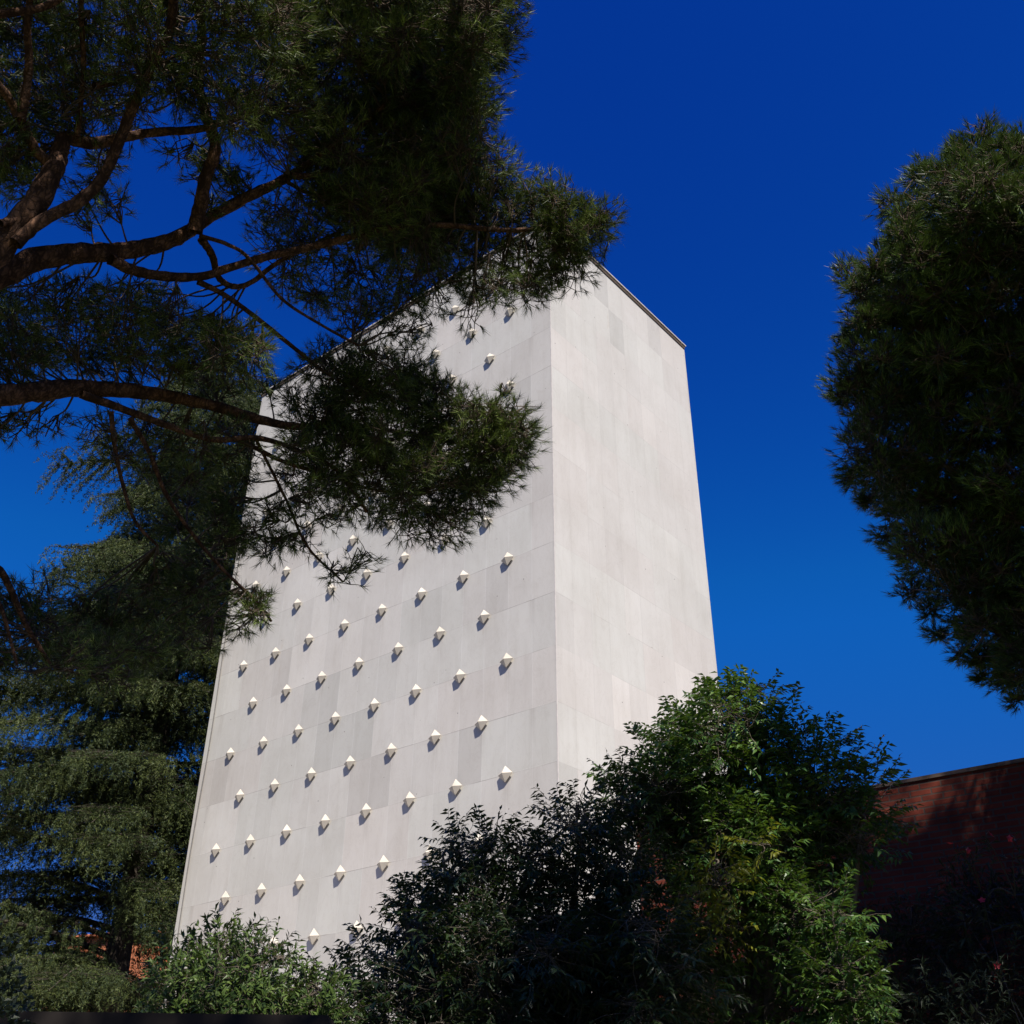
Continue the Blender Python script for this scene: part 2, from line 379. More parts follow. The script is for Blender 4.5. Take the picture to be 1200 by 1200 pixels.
mb = MB()   # dark strip under the coping, its brown standing for the overhang's shade
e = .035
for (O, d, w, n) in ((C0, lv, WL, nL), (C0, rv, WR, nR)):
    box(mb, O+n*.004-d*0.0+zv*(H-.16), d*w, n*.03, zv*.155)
mb.build('coping_shade_strip', M['stem'] if False else plain('coping_shade_brown', (.10, .075, .06), .8, .2), tower)
mb = MB()   # stone arris at the corner
box(mb, C0-lv*.005-rv*.005, lv*.03, rv*.03, zv*(H-.17)); mb.build('corner_bead', M['coping'], tower)
# studs
def stud_mesh():
    hu, hv, so, ap = .258, .236, .055, .135
    s = MB(); 
    B = [lv*-hu, zv*hv, lv*hu, zv*-hv]
    P = [b+nL*so for b in B]+[b+nL*(so+.012) for b in B]+[nL*(so+.012+ap)]
    s.add(P, [np.array([[3, 2, 1, 0], [0, 1, 5, 4], [1, 2, 6, 5], [2, 3, 7, 6], [3, 0, 4, 7]]), np.array([[4, 5, 8], [5, 6, 8], [6, 7, 8], [7, 4, 8]])])
    return s
def stem_mesh():
    s = MB(); B = [lv*-.11, zv*.10, lv*.11, zv*-.10]
    s.add([b for b in B]+[b+nL*.054 for b in B], np.array([[0, 1, 5, 4], [1, 2, 6, 5], [2, 3, 7, 6], [3, 0, 4, 7]])); return s
def stud_at(r, c): return C0+lv*(Uo+c*UNIT)+zv*(V0-r*COURSE)
o1 = o2 = None; extra = MB()
for r in range(-7, 10):
    for c in range(0 if r % 2 == 0 else 1, 15, 2):
        p = stud_at(r, c)-C0
        if r in (-7,) or r >= 7:
            for s in (stud_mesh(), stem_mesh()):
                V = np.concatenate(s.v)+p
                extra.add(V+C0, [np.concatenate(s.f[k]) for k in s.f])
            continue
        if o1 is None:
            s = stud_mesh(); o1 = mesh_obj('pyramid_stud', np.concatenate(s.v), [np.concatenate(s.f[k]) for k in s.f], M['stud'], tower)
            s = stem_mesh(); o2 = mesh_obj('stem', np.concatenate(s.v), [np.concatenate(s.f[k]) for k in s.f], M['stem'], o1)
            o1.location = tuple(p)
        else:
            a = o1.copy(); COL.objects.link(a); a.parent = tower; a.location = tuple(p)
            b = o2.copy(); COL.objects.link(b); b.parent = a
ex = extra.build('pyramid_stud_rows', M['stud'], tower); ex['kind'] = 'stuff'
# cable down the far left edge of the face
mb = MB(); q = C0+lv*(WL-.32)+nL*.06
tube(mb, [q+zv*z+lv*(.05*math.sin(z*.7)) for z in np.linspace(.5, 24, 14)], [.02]*14, 6, 0, 3)
mb.build('downlead_cable', M['cable'], tower, smooth=True)

# ------------------------------------------------------------------ red brick wall on the right
Pa = pt(1035, 916, 14.7); zt = Pa[2]
v = pt(1200, 886, 1)-EYE; Pb = EYE+v*(zt-1.6)/v[2]
wd = Pb-Pa; wd[2] = 0; wd /= np.linalg.norm(wd); wn_ = np.array([wd[1], -wd[0], 0]);
if wn_@(-Pa) < 0: wn_ = -wn_
Wst = Pa-wd*3.6; Wst[2] = 0; WLN = 16.0
bw = empty('brick_wall', Wst, 'tall dark red brick garden wall with a thin coping behind the oleander', 'wall')
def quadbox(name, O, a, b, z, m, parent):
    """box whose faces carry UVs in metres"""
    la, lb, lz = np.linalg.norm(a), np.linalg.norm(b), np.linalg.norm(z)
    V = []; F = []; UV = []
    for (P, e1, e2, l1, l2, of) in ((O, a, z, la, lz, 0), (O+a, b, z, lb, lz, la), (O+a+b, -a, z, la, lz, la+lb), (O+b, -b, z, lb, lz, 2*la+lb), (O+z, a, b, la, lb, 0)):
        k = len(V); V += [P, P+e1, P+e1+e2, P+e2]; F.append([k, k+1, k+2, k+3]); UV += [(of, 0), (of+l1, 0), (of+l1, l2), (of, l2)]
    return mesh_obj(name, np.array(V)-np.array(parent.location), [np.array(F)], m, parent, uv=UV)
quadbox('wall', Wst, wd*WLN, -wn_*.3, zv*(zt-.07), M['brick'], bw)
mb = MB(); box(mb, Wst-wd*.03+wn_*.02+zv*(zt-.068), wd*(WLN+.06), -wn_*.34, zv*.045)
mb.build('coping', plain('brick_coping', (.11, .08, .068), .8, .3, .2, 5), bw)

# ------------------------------------------------------------------ orange brick house far left
A = pt(50, 1176, 105); A[2] = 0
hb = empty('brick_house', A, 'sunlit orange brick house glimpsed between the lower boughs of the cedar', 'house')
hz = pt(150, 1104, 105)[2]
quadbox('wall', A, np.array([26.0, -5.0, 0]), np.array([2.0, 12.0, 0]), zv*hz, M['house_brick'], hb)
a_, b_ = np.array([26.0, -5.0, 0]), np.array([2.0, 12.0, 0]); O = A+zv*(hz+.003)-a_*.025-b_*.045
a2, b2 = a_*1.05, b_*1.09
mb = MB(); mb.add([O, O+a2, O+a2+b2, O+b2, O+b2*.5+a2*.1+zv*1.6, O+b2*.5+a2*.9+zv*1.6],
                  [np.array([[0, 1, 5, 4], [2, 3, 4, 5], [3, 2, 1, 0]]), np.array([[1, 2, 5], [3, 0, 4]])])
mb.build('roof', M['roof_tile'], hb)
mb = MB(); box(mb, O+a2*.3+b2*.4+zv*.6, a_/26*.9, b_/12*.9, zv*2.4); mb.build('chimney', M['roof_tile'], hb)

# ------------------------------------------------------------------ low rendered wall in front
A = pt(30, 1186, 5.6); B = pt(380, 1197, 5.3); B[2] = A[2]-.0
gw = empty('garden_wall', (A[0], A[1], 0), 'low dark rendered wall along the bottom left, under the cedar', 'wall')
d = B-A; d[2] = 0; d = norm(d); n_ = np.array([d[1], -d[0], 0]); O = A-d*2.4; O[2] = 0; gl = np.linalg.norm((B-A)[:2])+2.4
quadbox('wall', O, d*gl, -n_*.22, zv*(A[2]-.06), M['concrete'], gw)
mb = MB(); box(mb, O-d*.02+n_*.03+zv*(A[2]-.058), d*(gl+.04), -n_*.28, zv*.058); mb.build('coping', M['concrete'], gw)

# ------------------------------------------------------------------ foliage growing
def grow_cluster(hub, out_dir, ctr, R, nt, up=.35, sub=8, flat=.8):
    """shoot tips in a ball round ctr, reached from hub through sub-hubs; returns hub segments, twig segments, tips, dirs"""
    d = norm(rng.standard_normal((sub, 3))); d[:, 2] *= flat
    S = ctr + d*R*rng.uniform(.25, .6, (sub, 1))
    k = rng.integers(0, sub, nt)
    T = norm(rng.standard_normal((nt, 3))); T[:, 2] *= flat
    P = ctr + (T*R*rng.uniform(.55, 1.05, (nt, 1)))*.6 + (d[k]*R*.55 + T*R*.35)*.6
    D = norm(P-S[k]+.25*norm(P-ctr)+.2*out_dir) ; D = norm(D+np.array([0, 0, up]))
    return S, S[k], P, D

def nearest(nodes, p):
    i = np.argmin(np.linalg.norm(nodes-p, axis=1)); return nodes[i]

class Tree:
    def __init__(s, name, base, label, cat, wood, leaf, twig=None, group=None):
        s.e = empty(name, base, label, cat, group); s.wood, s.leaf = wood, leaf; s.twig = twig or wood
        s.nodes = []; s.limbs = []; s.tw = MB(); s.cr = MB(); s.extra = {}
    def limb(s, P, r, name='branch', sides=10, rough=.07):
        mb = MB(); Q, _ = tube(mb, np.array(P), r, sides, rough); s.nodes.append(Q)
        s.limbs.append((name, mb)); return Q
    def finish(s, twigs='twigs'):
        for n, mb in s.limbs: mb.build(n, s.wood, s.e, smooth=True)
        if s.tw.n: s.tw.build(twigs, s.twig, s.e, smooth=True)
        s.cr.build('crown', s.leaf, s.e)

# ------------------------------------------------------------------ the big pine on the left
def PX(L, d0, d1):
    n = len(L); return np.array([pt(x, y, d0+(d1-d0)*i/(n-1)) for i, (x, y) in enumerate(L)])
trunk_base = np.array([-6.6, 5.6, 0])
pine = Tree('pine_tree', trunk_base, 'big long-needled pine reaching in from the upper left with bare reddish limbs', 'tree', M['pine_bark'], M['pine_needles'], M['twig'], group='pine trees framing the tower')
tk = [trunk_base+np.array([0, 0, -.2]), trunk_base+[.15, .05, 2], trunk_base+[.3, .1, 4.5], trunk_base+[.4, .3, 7], trunk_base+[.9, .5, 9.5], trunk_base+[1.5, .6, 12.5], trunk_base+[2.2, .4, 15]]
pine.limb(tk, [.42, .36, .33, .29, .23, .16, .08], 'trunk', 14)
def at_trunk(z):
    T = np.array(tk); return np.array([np.interp(z, T[:, 2], T[:, k]) for k in range(3)])
def limb(L, d0, d1, w0, w1, root=None, **kw):
    P = PX(L, d0, d1)
    n = len(P); r = np.array([(w0+(w1-w0)*(i/(n-1))**.8)*np.linalg.norm(P[i]-EYE)/FPX/2 for i in range(n)])
    if root is not None: P = np.vstack([[root], (root+P[0])/2+[0, 0, .15], P]); r = np.concatenate([[r[0]*1.35, r[0]*1.12], r])
    return pine.limb(P, r, 'branch', **kw)
# main sweeping limb
limb([(-90, 352), (0, 323), (40, 304), (90, 297), (130, 296), (180, 288), (215, 275), (240, 258), (290, 231), (340, 206), (400, 165), (455, 120), (505, 83)], 8.6, 10.6, 31, 4, at_trunk(6.0))
limb([(228, 272), (236, 235), (242, 205), (252, 172), (240, 130), (232, 90), (236, 30), (228, -40)], 9.4, 9.9, 17, 8)
limb([(236, 280), (249, 300), (256, 325), (275, 336), (296, 330), (325, 308), (370, 285), (420, 262)], 9.4, 10.2, 9, 4)
limb([(234, 276), (268, 287), (292, 303), (330, 350), (372, 378), (420, 405)], 9.3, 9.7, 5, 3)
limb([(130, 304), (160, 318), (200, 324), (240, 323), (300, 304), (380, 286), (450, 268), (520, 264), (600, 270), (680, 262), (705, 262)], 9.1, 10.4, 13, 4)
limb([(232, 330), (262, 345), (300, 372), (350, 412), (375, 432), (410, 452)], 9.5, 9.9, 7, 4)
limb([(340, 206), (370, 205), (410, 190), (470, 195)], 9.9, 10.4, 9, 3)
limb([(335, 212), (360, 226), (400, 236), (460, 246)], 9.9, 10.4, 5, 3)
# second big limb rising at the far left
limb([(-80, 345), (-20, 310), (18, 268), (45, 232), (62, 200), (70, 185)], 8.2, 8.8, 36, 18, at_trunk(5.4))
limb([(66, 200), (45, 180), (32, 158), (12, 118), (-8, 92), (-40, 40)], 8.75, 8.9, 12, 8)
limb([(64, 196), (72, 172), (78, 162), (110, 168), (150, 160), (182, 155), (240, 150), (300, 128)], 8.8, 9.6, 19, 6)
limb([(18, 285), (50, 258), (92, 236), (120, 208), (140, 165), (158, 120), (178, 75), (200, 30), (205, -50)], 8.3, 9.3, 14, 9)
limb([(24, 140), (30, 110), (34, 70), (32, 30), (40, -40)], 8.7, 8.9, 11, 6)
limb([(90, 160), (95, 120), (98, 70), (95, 10), (100, -60)], 8.9, 9.2, 6, 5)
limb([(110, 100), (135, 97), (170, 84), (215, 60)], 8.9, 9.3, 7, 3)
limb([(-40, 18), (20, 14), (60, 4), (110, -30)], 8.4, 8.9, 10, 6)
limb([(0, 262), (20, 258), (50, 248)], 8.3, 8.5, 9, 7)
# lower limb
limb([(-90, 470), (0, 464), (50, 458), (90, 455), (150, 458), (200, 465), (255, 477), (305, 492), (350, 500), (400, 498), (460, 505), (540, 520)], 8.8, 10.4, 27, 4, at_trunk(5.2))
limb([(95, 462), (140, 478), (200, 500), (250, 515), (300, 513), (350, 528), (400, 555), (430, 600)], 9.1, 9.9, 10, 4)
limb([(130, 482), (134, 520), (142, 560), (158, 610), (185, 640)], 9.2, 9.3, 6, 3)
limb([(152, 490), (175, 530), (195, 580), (225, 625), (262, 668), (300, 705), (318, 728)], 9.2, 9.6, 6, 3)
limb([(290, 520), (330, 540), (380, 556), (430, 572), (480, 580)], 9.6, 10.0, 6, 3)
limb([(300, 515), (335, 585), (360, 640), (400, 680)], 9.6, 9.9, 4, 2.5)
limb([(-60, 640), (-5, 665), (12, 690), (32, 735), (60, 780)], 8.6, 9.0, 11, 4)
limb([(-10, 690), (4, 720), (20, 780)], 8.7, 8.8, 6, 3)
# limbs above the picture carrying the upper crown
for L in ([(-60, -60), (60, -160), (200, -260), (360, -330)], [(-60, -60), (100, -120), (260, -150), (430, -170), (560, -200)], [(-100, -100), (-60, -300), (60, -480), (200, -600)],
          [(200, -40), (280, -90), (380, -90), (480, -60)], [(228, -30), (300, -20), (400, -10), (500, 10), (560, 60)]):
    limb(L, 9.5, 12.0, 20, 6)
P_nodes = np.vstack(pine.nodes[1:])

def pine_clusters(tree, nodes, regions, ntip, R, m=20, Ln=.098, w=.0046, up=.3, spread=.9, cup=0.):
    for poly, n, gap, d0, d1, dens, rs in regions:
        for q in fill(poly, n, gap):
            dist = rng.uniform(d0, d1); c = pt(q[0], q[1], dist); h = nearest(nodes, c)
            o = norm((c-h)[None])[0]
            r = R*rs*rng.uniform(.75, 1.2); hub = c - o*r*.8
            S, A_, P_, D_ = grow_cluster(hub, o, c, r, int(ntip*dens*rs**1.5*rng.uniform(.8, 1.2)), up)
            if np.linalg.norm(h-hub) > .05:
                mid = (h+hub)/2+rng.standard_normal(3)*.06*np.linalg.norm(h-hub)+[0, 0, -.05]
                tube(tree.tw, [h, mid, hub], [.010, .008, .006], 5, 0, 4)
            sticks(tree.tw, np.repeat(hub[None], len(S), 0), S, .007, .005, .12)
            sticks(tree.tw, A_, P_, .0045, .0028, .10)
            needles(tree.cr, P_, D_, m, Ln, w, spread, .07)

reg = [
 ([(340,-30),(590,-30),(590,30),(585,80),(560,110),(550,150),(575,190),(590,225),(545,280),(500,310),(430,290),(385,235),(350,150),(330,60)], 110, 22, 9.6, 12.4, 1.3, 1.0),
 ([(450,0),(580,0),(560,130),(570,230),(520,300),(430,260)], 40, 22, 10.4, 12.2, 1.3, 1.0),
 ([(-50,-40),(330,-40),(345,110),(300,165),(235,140),(200,110),(150,140),(100,150),(60,150),(-50,170)], 84, 24, 8.8, 11.0, .9, .9),
 ([(-50,150),(50,150),(40,215),(-50,220)], 7, 26, 8.8, 9.8, .8, .8),
 ([(85,175),(140,180),(135,250),(100,268),(80,240)], 6, 16, 9.2, 9.8, .8, .62),
 ([(205,175),(260,175),(300,190),(270,235),(210,240),(196,215)], 8, 16, 9.6, 10.4, .8, .62),
 ([(290,120),(380,130),(360,190),(300,190)], 6, 24, 9.8, 10.8, .9, .8),
 ([(300,250),(400,215),(540,290),(500,350),(430,375),(380,365),(340,330)], 32, 24, 9.8, 11.2, .9, .85),
 ([(570,265),(620,215),(680,225),(712,262),(700,300),(655,325),(610,350),(560,350),(520,335)], 38, 17, 10.0, 10.9, 1.0, .72),
 ([(655,235),(690,235),(708,265),(700,290),(665,300)], 6, 14, 10.1, 10.6, 1.3, .62),
 ([(400,360),(480,330),(520,345),(560,365),(500,385),(430,400)], 8, 24, 9.8, 10.4, .55, .7),
 ([(360,440),(420,415),(490,425),(530,470),(590,490),(612,515),(590,550),(560,590),(510,630),(470,620),(430,600),(380,600),(350,560),(330,500)], 60, 22, 9.4, 10.8, 1.1, .85),
 ([(380,450),(470,430),(520,480),(520,560),(460,590),(400,560)], 14, 24, 9.7, 10.7, 1.3, .9),
 ([(550,478),(612,485),(612,540),(570,590),(540,520)], 12, 16, 9.2, 9.6, 1.1, .7),
 ([(590,455),(605,455),(605,470),(590,470)], 1, 10, 9.4, 9.5, .8, .35),
 ([(320,520),(360,520),(430,620),(430,680),(395,685),(360,640),(330,600)], 11, 22, 9.4, 10.2, .6, .7),
 ([(270,590),(330,590),(335,640),(300,665),(270,650)], 7, 18, 9.5, 10.2, 1.1, .62),
 ([(275,690),(320,690),(318,735),(280,745)], 5, 15, 9.4, 9.7, .8, .55),
 ([(300,455),(360,420),(420,400),(430,420),(350,480)], 6, 22, 9.6, 10.4, .6, .75),
 ([(-40,340),(100,335),(190,345),(215,375),(300,400),(305,430),(240,450),(100,430),(-40,430)], 46, 24, 9.0, 10.8, .95, .85),
 ([(235,375),(285,370),(290,410),(240,410)], 4, 16, 9.8, 10.6, 1.2, .6),
 ([(-40,480),(80,490),(70,505),(-40,512)], 7, 22, 9.0, 9.8, .5, .6),
 ([(110,500),(290,510),(300,560),(262,600),(200,590),(150,550)], 16, 28, 9.2, 10.6, .8, .8),
 ([(-60,690),(60,700),(160,690),(240,650),(260,700),(220,760),(120,790),(-60,790)], 34, 24, 9.0, 11.0, 1.1, .85),
 ([(200,600),(270,600),(260,700),(200,690)], 6, 24, 9.4, 10.6, 1.0, .8),
]
pine_clusters(pine, P_nodes, reg, 66, .36)
# upper crown out of view: clusters added to shade chosen subjects below
def in_view(c, mg=125):
    v = np.asarray(c)-EYE; d = v@Fv
    if d <= 0: return False
    x = 600+FPX*(v@Rv)/d; y = 600-FPX*(v@Uv)/d
    return -mg < x < 1200+mg and -mg < y < 1200+mg
_el, _az = rad(49.0), rad(165.0)
SUNV = np.array([math.sin(_az)*math.cos(_el), math.cos(_az)*math.cos(_el), math.sin(_el)])
LIT = [(pt(1150, 175, 12.6), .9), (pt(1045, 250, 12.4), .6), (pt(995, 400, 12.2), .4), (pt(880, 1010, 12), .9), (pt(965, 1130, 11.8), .8), (pt(860, 870, 12.6), .9), (pt(600, 505, 9.4), 1.05), (pt(330, 1135, 10.3), 1.2), (pt(240, 1125, 10.5), .9), (pt(960, 925, 12.5), 1.1), (pt(890, 830, 12.8), .9), (pt(390, 1190, 10.0), .5), (pt(605, 195, 10.6), .45), (pt(605, 80, 10.8), .5), (pt(350, 70, 10), .5), (pt(240, 410, 9.4), .6)]  # spots kept sunlit by gaps left in the added shading clusters
def shades_lit(c):
    for T, r in LIT:
        v = c-T; s = v@SUNV
        if s > .8 and np.linalg.norm(v-SUNV*s) < r: return True
    return False
def shade_canopy(tree, nodes, lo, hi, n, gap, ntip=34, R=.6, m=12, Ln=.17, w=.014):
    pts = []
    for t in range(n*40):
        c = rng.uniform(lo, hi)
        if in_view(c) or shades_lit(c): continue
        if pts and np.min(np.linalg.norm(np.array(pts)-c, axis=1)) < gap: continue
        pts.append(c)
        h = nearest(nodes, c); o = norm((c-h)[None])[0]; r = R*rng.uniform(.75, 1.2); hub = c-o*r*.8
        S, A_, P_, D_ = grow_cluster(hub, o, c, r, ntip, .3)
        tube(tree.tw, [h, (h+hub)/2-[0, 0, .1], hub], [.02, .015, .01], 5, 0, 4)
        sticks(tree.tw, np.repeat(hub[None], len(S), 0), S, .01, .007, .12); sticks(tree.tw, A_, P_, .007, .004, .1)
        needles(tree.cr, P_, D_, m, Ln, w, .9, .1)
        if len(pts) >= n: break
for L_ in ([[-4.6, 6, 11], [-2.5, 4.5, 11.6], [0, 3.2, 11.8], [2.4, 3, 11.6]], [[-5.2, 6, 9.5], [-4, 3, 10], [-2, 0.5, 10.2], [.5, -1.5, 10]], [[-4.6, 6, 12], [-3, 6.5, 13.5], [-1, 6.5, 14.2], [1, 6.4, 14]]):  # limbs out of view that carry the added shading clusters
    pine.limb(L_, [.12, .09, .06, .03], 'branch')
Un = np.vstack(pine.nodes); Un = Un[[not in_view(q, 10) for q in Un]]
shade_canopy(pine, Un, [-1.0, 2.0, 10.3], [4.0, 5.8, 14.0], 150, .45)
shade_canopy(pine, Un, [-7.0, .5, 8.4], [-.3, 5.2, 12.0], 120, .6)
shade_canopy(pine, Un, [-7.5, 5.2, 9.5], [.5, 8.5, 15.0], 50, .8)
shade_canopy(pine, Un, [-4.5, -3.0, 7.6], [2.0, 2.2, 10.6], 80, .62)
shade_canopy(pine, Un, [-8.5, 4.0, 5.5], [-4.6, 8.5, 10], 36, .8)
pine.finish()

# ------------------------------------------------------------------ dense pine on the right
pc = np.array([6.9, 8.9, 9.2]); tb = np.array([7.2, 8.6, 0])
rp = Tree('pine_tree', tb, 'dense dark rounded pine at the right edge, its trunk out of view', 'tree', M['pine_bark'], M['dark_pine_needles'], M['twig'], group='pine trees framing the tower')
rp.limb([tb+[0, 0, -.2], tb+[-.1, .1, 3], tb+[0, 0, 6], tb+[.1, -.1, 9], tb+[0, .1, 12]], [.34, .28, .24, .16, .06], 'trunk', 14)
def rpx(L, d0, d1, w0, w1, z):
    P = PX(L, d0, d1); root = np.array([7.2, 8.6, z]); P = np.vstack([[root], P]); r = np.linspace(w0, w1, len(P)); rp.limb(P, r, 'branch')
rpx([(1290, 520), (1180, 430), (1080, 380), (1010, 350)], 12.6, 12.6, .11, .02, 7)
rpx([(1290, 420), (1200, 300), (1120, 230), (1070, 210)], 12.8, 13, .1, .02, 8.5)
rpx([(1290, 650), (1180, 600), (1090, 560), (1020, 520)], 12.2, 12.2, .11, .02, 5.6)
rpx([(1290, 780), (1220, 760), (1170, 740), (1120, 700)], 11.8, 11.6, .1, .02, 4.6)
rpx([(1290, 320), (1240, 220), (1180, 160)], 13.2, 13.5, .1, .02, 9.5)
rp.limb([[7.2, 8.6, 10], [7.6, 7, 12], [7.8, 5, 13], [8, 3, 13]], [.14, .1, .07, .03], 'branch')
rp.limb([[7.2, 8.6, 8], [8.6, 8.4, 9.5], [9.6, 8.4, 10]], [.12, .08, .03], 'branch')
rn = np.vstack(rp.nodes)
outline = [(1150,158),(1192,165),(1260,150),(1360,170),(1450,260),(1500,420),(1480,600),(1400,760),(1300,840),(1200,800),(1160,785),(1125,735),(1090,690),(1072,660),(1045,610),(1012,560),(1008,500),(1000,455),(1000,400),(1012,335),(1045,300),(1050,240),(1085,240),(1090,200),(1125,200)]
reg = [(outline[:1]+outline[1:2]+[(1290,165),(1320,800)]+outline[9:], 300, 18, 11.2, 13.8, 1.2, 1.0)]
edge = np.array(outline)
pine_clusters(rp, rn, [( [(1000,330),(1200,200),(1200,780),(1120,700),(1020,560)], 60, 30, 11.4, 12.0, 1.2, 1.0)], 70, .30, m=16, Ln=.11, w=.0055, up=.45, spread=.6)
pine_clusters(rp, rn, reg, 60, .30, m=18, Ln=.11, w=.0065, up=.5, spread=.65)
rn2 = rn[[not in_view(q, 10) for q in rn]]
shade_canopy(rp, rn2, [5.6, 1.2, 11.0], [10.2, 7.6, 15.5], 110, .72)  # unseen clusters added to keep the brick wall and oleander in shade
shade_canopy(rp, rn2, [7.4, 6.0, 5.0], [10.5, 11.5, 12.5], 60, .8)
# puffs that stand out along the silhouette
for (x, y, s) in [(1150,150,.62),(1120,172,.5),(1100,198,.5),(1073,202,.55),(1045,240,.6),(1062,262,.5),(996,318,.55),(1015,330,.5),(990,400,.55),(988,458,.5),(1000,380,.4),(1002,505,.6),(998,560,.6),(1015,590,.5),
                  (1040,625,.55),(1052,650,.5),(1066,690,.6),(1085,715,.5),(1100,745,.55),(1125,762,.5),(1145,775,.5),(1150,795,.4),(1178,800,.45),(1192,818,.42),(1182,165,.5),(1200,180,.5),(1040,290,.5)]:
    pine_clusters(rp, rn, [([(x-3,y-3),(x+3,y-3),(x+3,y+3),(x-3,y+3)], 1, 1, 12.2, 12.8, 1.5, s)], 110, .36, m=16, Ln=.11, w=.0055, up=.5, spread=.6)
rp.finish()

# ------------------------------------------------------------------ broadleaf trees and shrubs
def sprays(tree, A_, P_, D_, nl, Lf, wf, droop=.45, leafmb=None, style='pinnate'):
    """each shoot A->P carries nl leaves on alternating sides"""
    mb = leafmb or tree.cr; n = len(P_)
    ln = Lf*rng.uniform(2.0, 3.2, (n, 1)); tip = P_+D_*ln*.9+np.array([0, 0, -1])*ln*droop*.35
    sticks(tree.tw, P_, tip, .0035, .0015, .05)
    T = norm(tip-P_); up = np.array([0, 0, 1.0]); S = norm(np.cross(T, up)+.25*rng.standard_normal(T.shape)); Nn = norm(np.cross(S, T))
    for j in range(nl):
        t = (j+.6)/nl*rng.uniform(.9, 1.1, (n, 1)); side = 1 if j % 2 else -1
        B_ = P_+(tip-P_)*np.minimum(t, 1)
        if style == 'whorl':
            a = rng.uniform(0, 2*np.pi, (n, 1)); o = norm(S*np.cos(a)+Nn*np.sin(a)); d = norm(T*.75+o*.8); nn = norm(T*.9-o*.5+.3*rng.standard_normal(T.shape))
        else:
            o = S*side; d = norm(T*.65+o*.85+np.array([0, 0, -droop])*rng.uniform(.2, 1, (n, 1))+.18*rng.standard_normal(T.shape)); nn = norm(Nn+.35*rng.standard_normal(T.shape))
        leaves(mb, B_, d, nn, (Lf*rng.uniform(.7, 1.15, n)), wf*rng.uniform(.8, 1.2, n), .3)
def leaf_clusters(tree, nodes, regions, ntip, R, nl, Lf, wf, style='pinnate', up=.25, leafmb=None, droop=.45):
    for poly, n, gap, d0, d1, dens, rs in regions:
        for q in fill(poly, n, gap):
            c = pt(q[0], q[1], rng.uniform(d0, d1))
            if c[2] < .25: c[2] = rng.uniform(.25, .8)
            h = nearest(nodes, c); o = norm((c-h)[None])[0]
            r = R*rs*rng.uniform(.75, 1.2); hub = c-o*r*.7
            S, A_, P_, D_ = grow_cluster(hub, o, c, r, int(ntip*dens*rs**1.4), up)
            tube(tree.tw, [h, (h+hub)/2+rng.standard_normal(3)*.05, hub], [.016, .012, .007], 5, 0, 4)
            sticks(tree.tw, np.repeat(hub[None], len(S), 0), S, .007, .004, .12)
            sticks(tree.tw, A_, P_, .004, .002, .1)
            sprays(tree, A_, P_, D_, nl, Lf, wf, droop, leafmb, style)
def skeleton(tree, base, tops, r0):
    base = np.array(base, float)
    for i, t in enumerate(tops):
        t = np.array(t, float); b = base+[rng.uniform(-.1, .1), rng.uniform(-.1, .1), -.1]
        m1 = b+(t-b)*.35+[0, 0, .3]; m2 = b+(t-b)*.7+rng.standard_normal(3)*.12+[0, 0, .15]
        tree.limb([b, m1, m2, t], [r0, r0*.7, r0*.4, r0*.12], 'trunk' if i == 0 else 'branch')

# bright green tree, right of centre
gb = np.array([2.5, 12.6, 0])
gt = Tree('broadleaf_tree', gb, 'sunlit bright green tree with drooping feathery leaves right of centre, before the tower', 'tree', M['shrub_bark'], M['green_leaves'], group='broadleaf trees at the tower foot')
skeleton(gt, gb, [pt(850, 840, 13), pt(880, 800, 12.8), pt(950, 900, 12.6), pt(1010, 960, 12.2), pt(990, 1080, 11.8), pt(760, 930, 12.6), pt(820, 1000, 12), pt(900, 1000, 12.2), pt(720, 1010, 12.2), pt(960, 1180, 11.6)], .13)
gn = np.vstack(gt.nodes)
reg = [([(800,850),(850,820),(890,850),(960,880),(990,912),(1018,922),(1018,965),(985,1000),(880,1010),(780,1000),(735,950),(760,900)], 60, 24, 11.9, 13.2, 1.0, 1.0),
       ([(835,815),(865,815),(875,850),(840,855)], 4, 14, 12.4, 12.9, 1.0, .6), ([(872,800),(905,805),(900,830),(878,835)], 3, 12, 12.6, 12.8, .9, .42),
       ([(785,880),(805,850),(820,870),(800,900)], 3, 12, 12.3, 12.6, .9, .5),
       ([(770,960),(900,980),(980,1000),(950,1060),(940,1120),(960,1200),(960,1330),(760,1330),(750,1050)], 48, 32, 11.6, 13.0, .9, 1.1),
       ([(975,1065),(995,1080),(1005,1140),(1005,1200),(1035,1300),(960,1300),(950,1160),(955,1090)], 26, 22, 11.0, 11.8, 1.1, .72),
       ([(900,1030),(960,1040),(960,1080),(900,1090)], 5, 22, 11.3, 11.9, 1.0, .8)]
leaf_clusters(gt, gn, reg, 34, .40, 10, .100, .036, droop=.28)
yl = MB()
leaf_clusters(gt, gn, [([(800,1020),(850,1010),(870,1100),(830,1130),(795,1080)], 5, 18, 11.0, 11.5, .6, .7), ([(860,985),(910,985),(900,1000),(860,1000)], 1, 10, 11.2, 11.4, .6, .6)], 34, .34, 8, .10, .032, leafmb=yl)
yl.build('yellowing_leaves', M['yellow_leaves'], gt.e)
gt.finish()

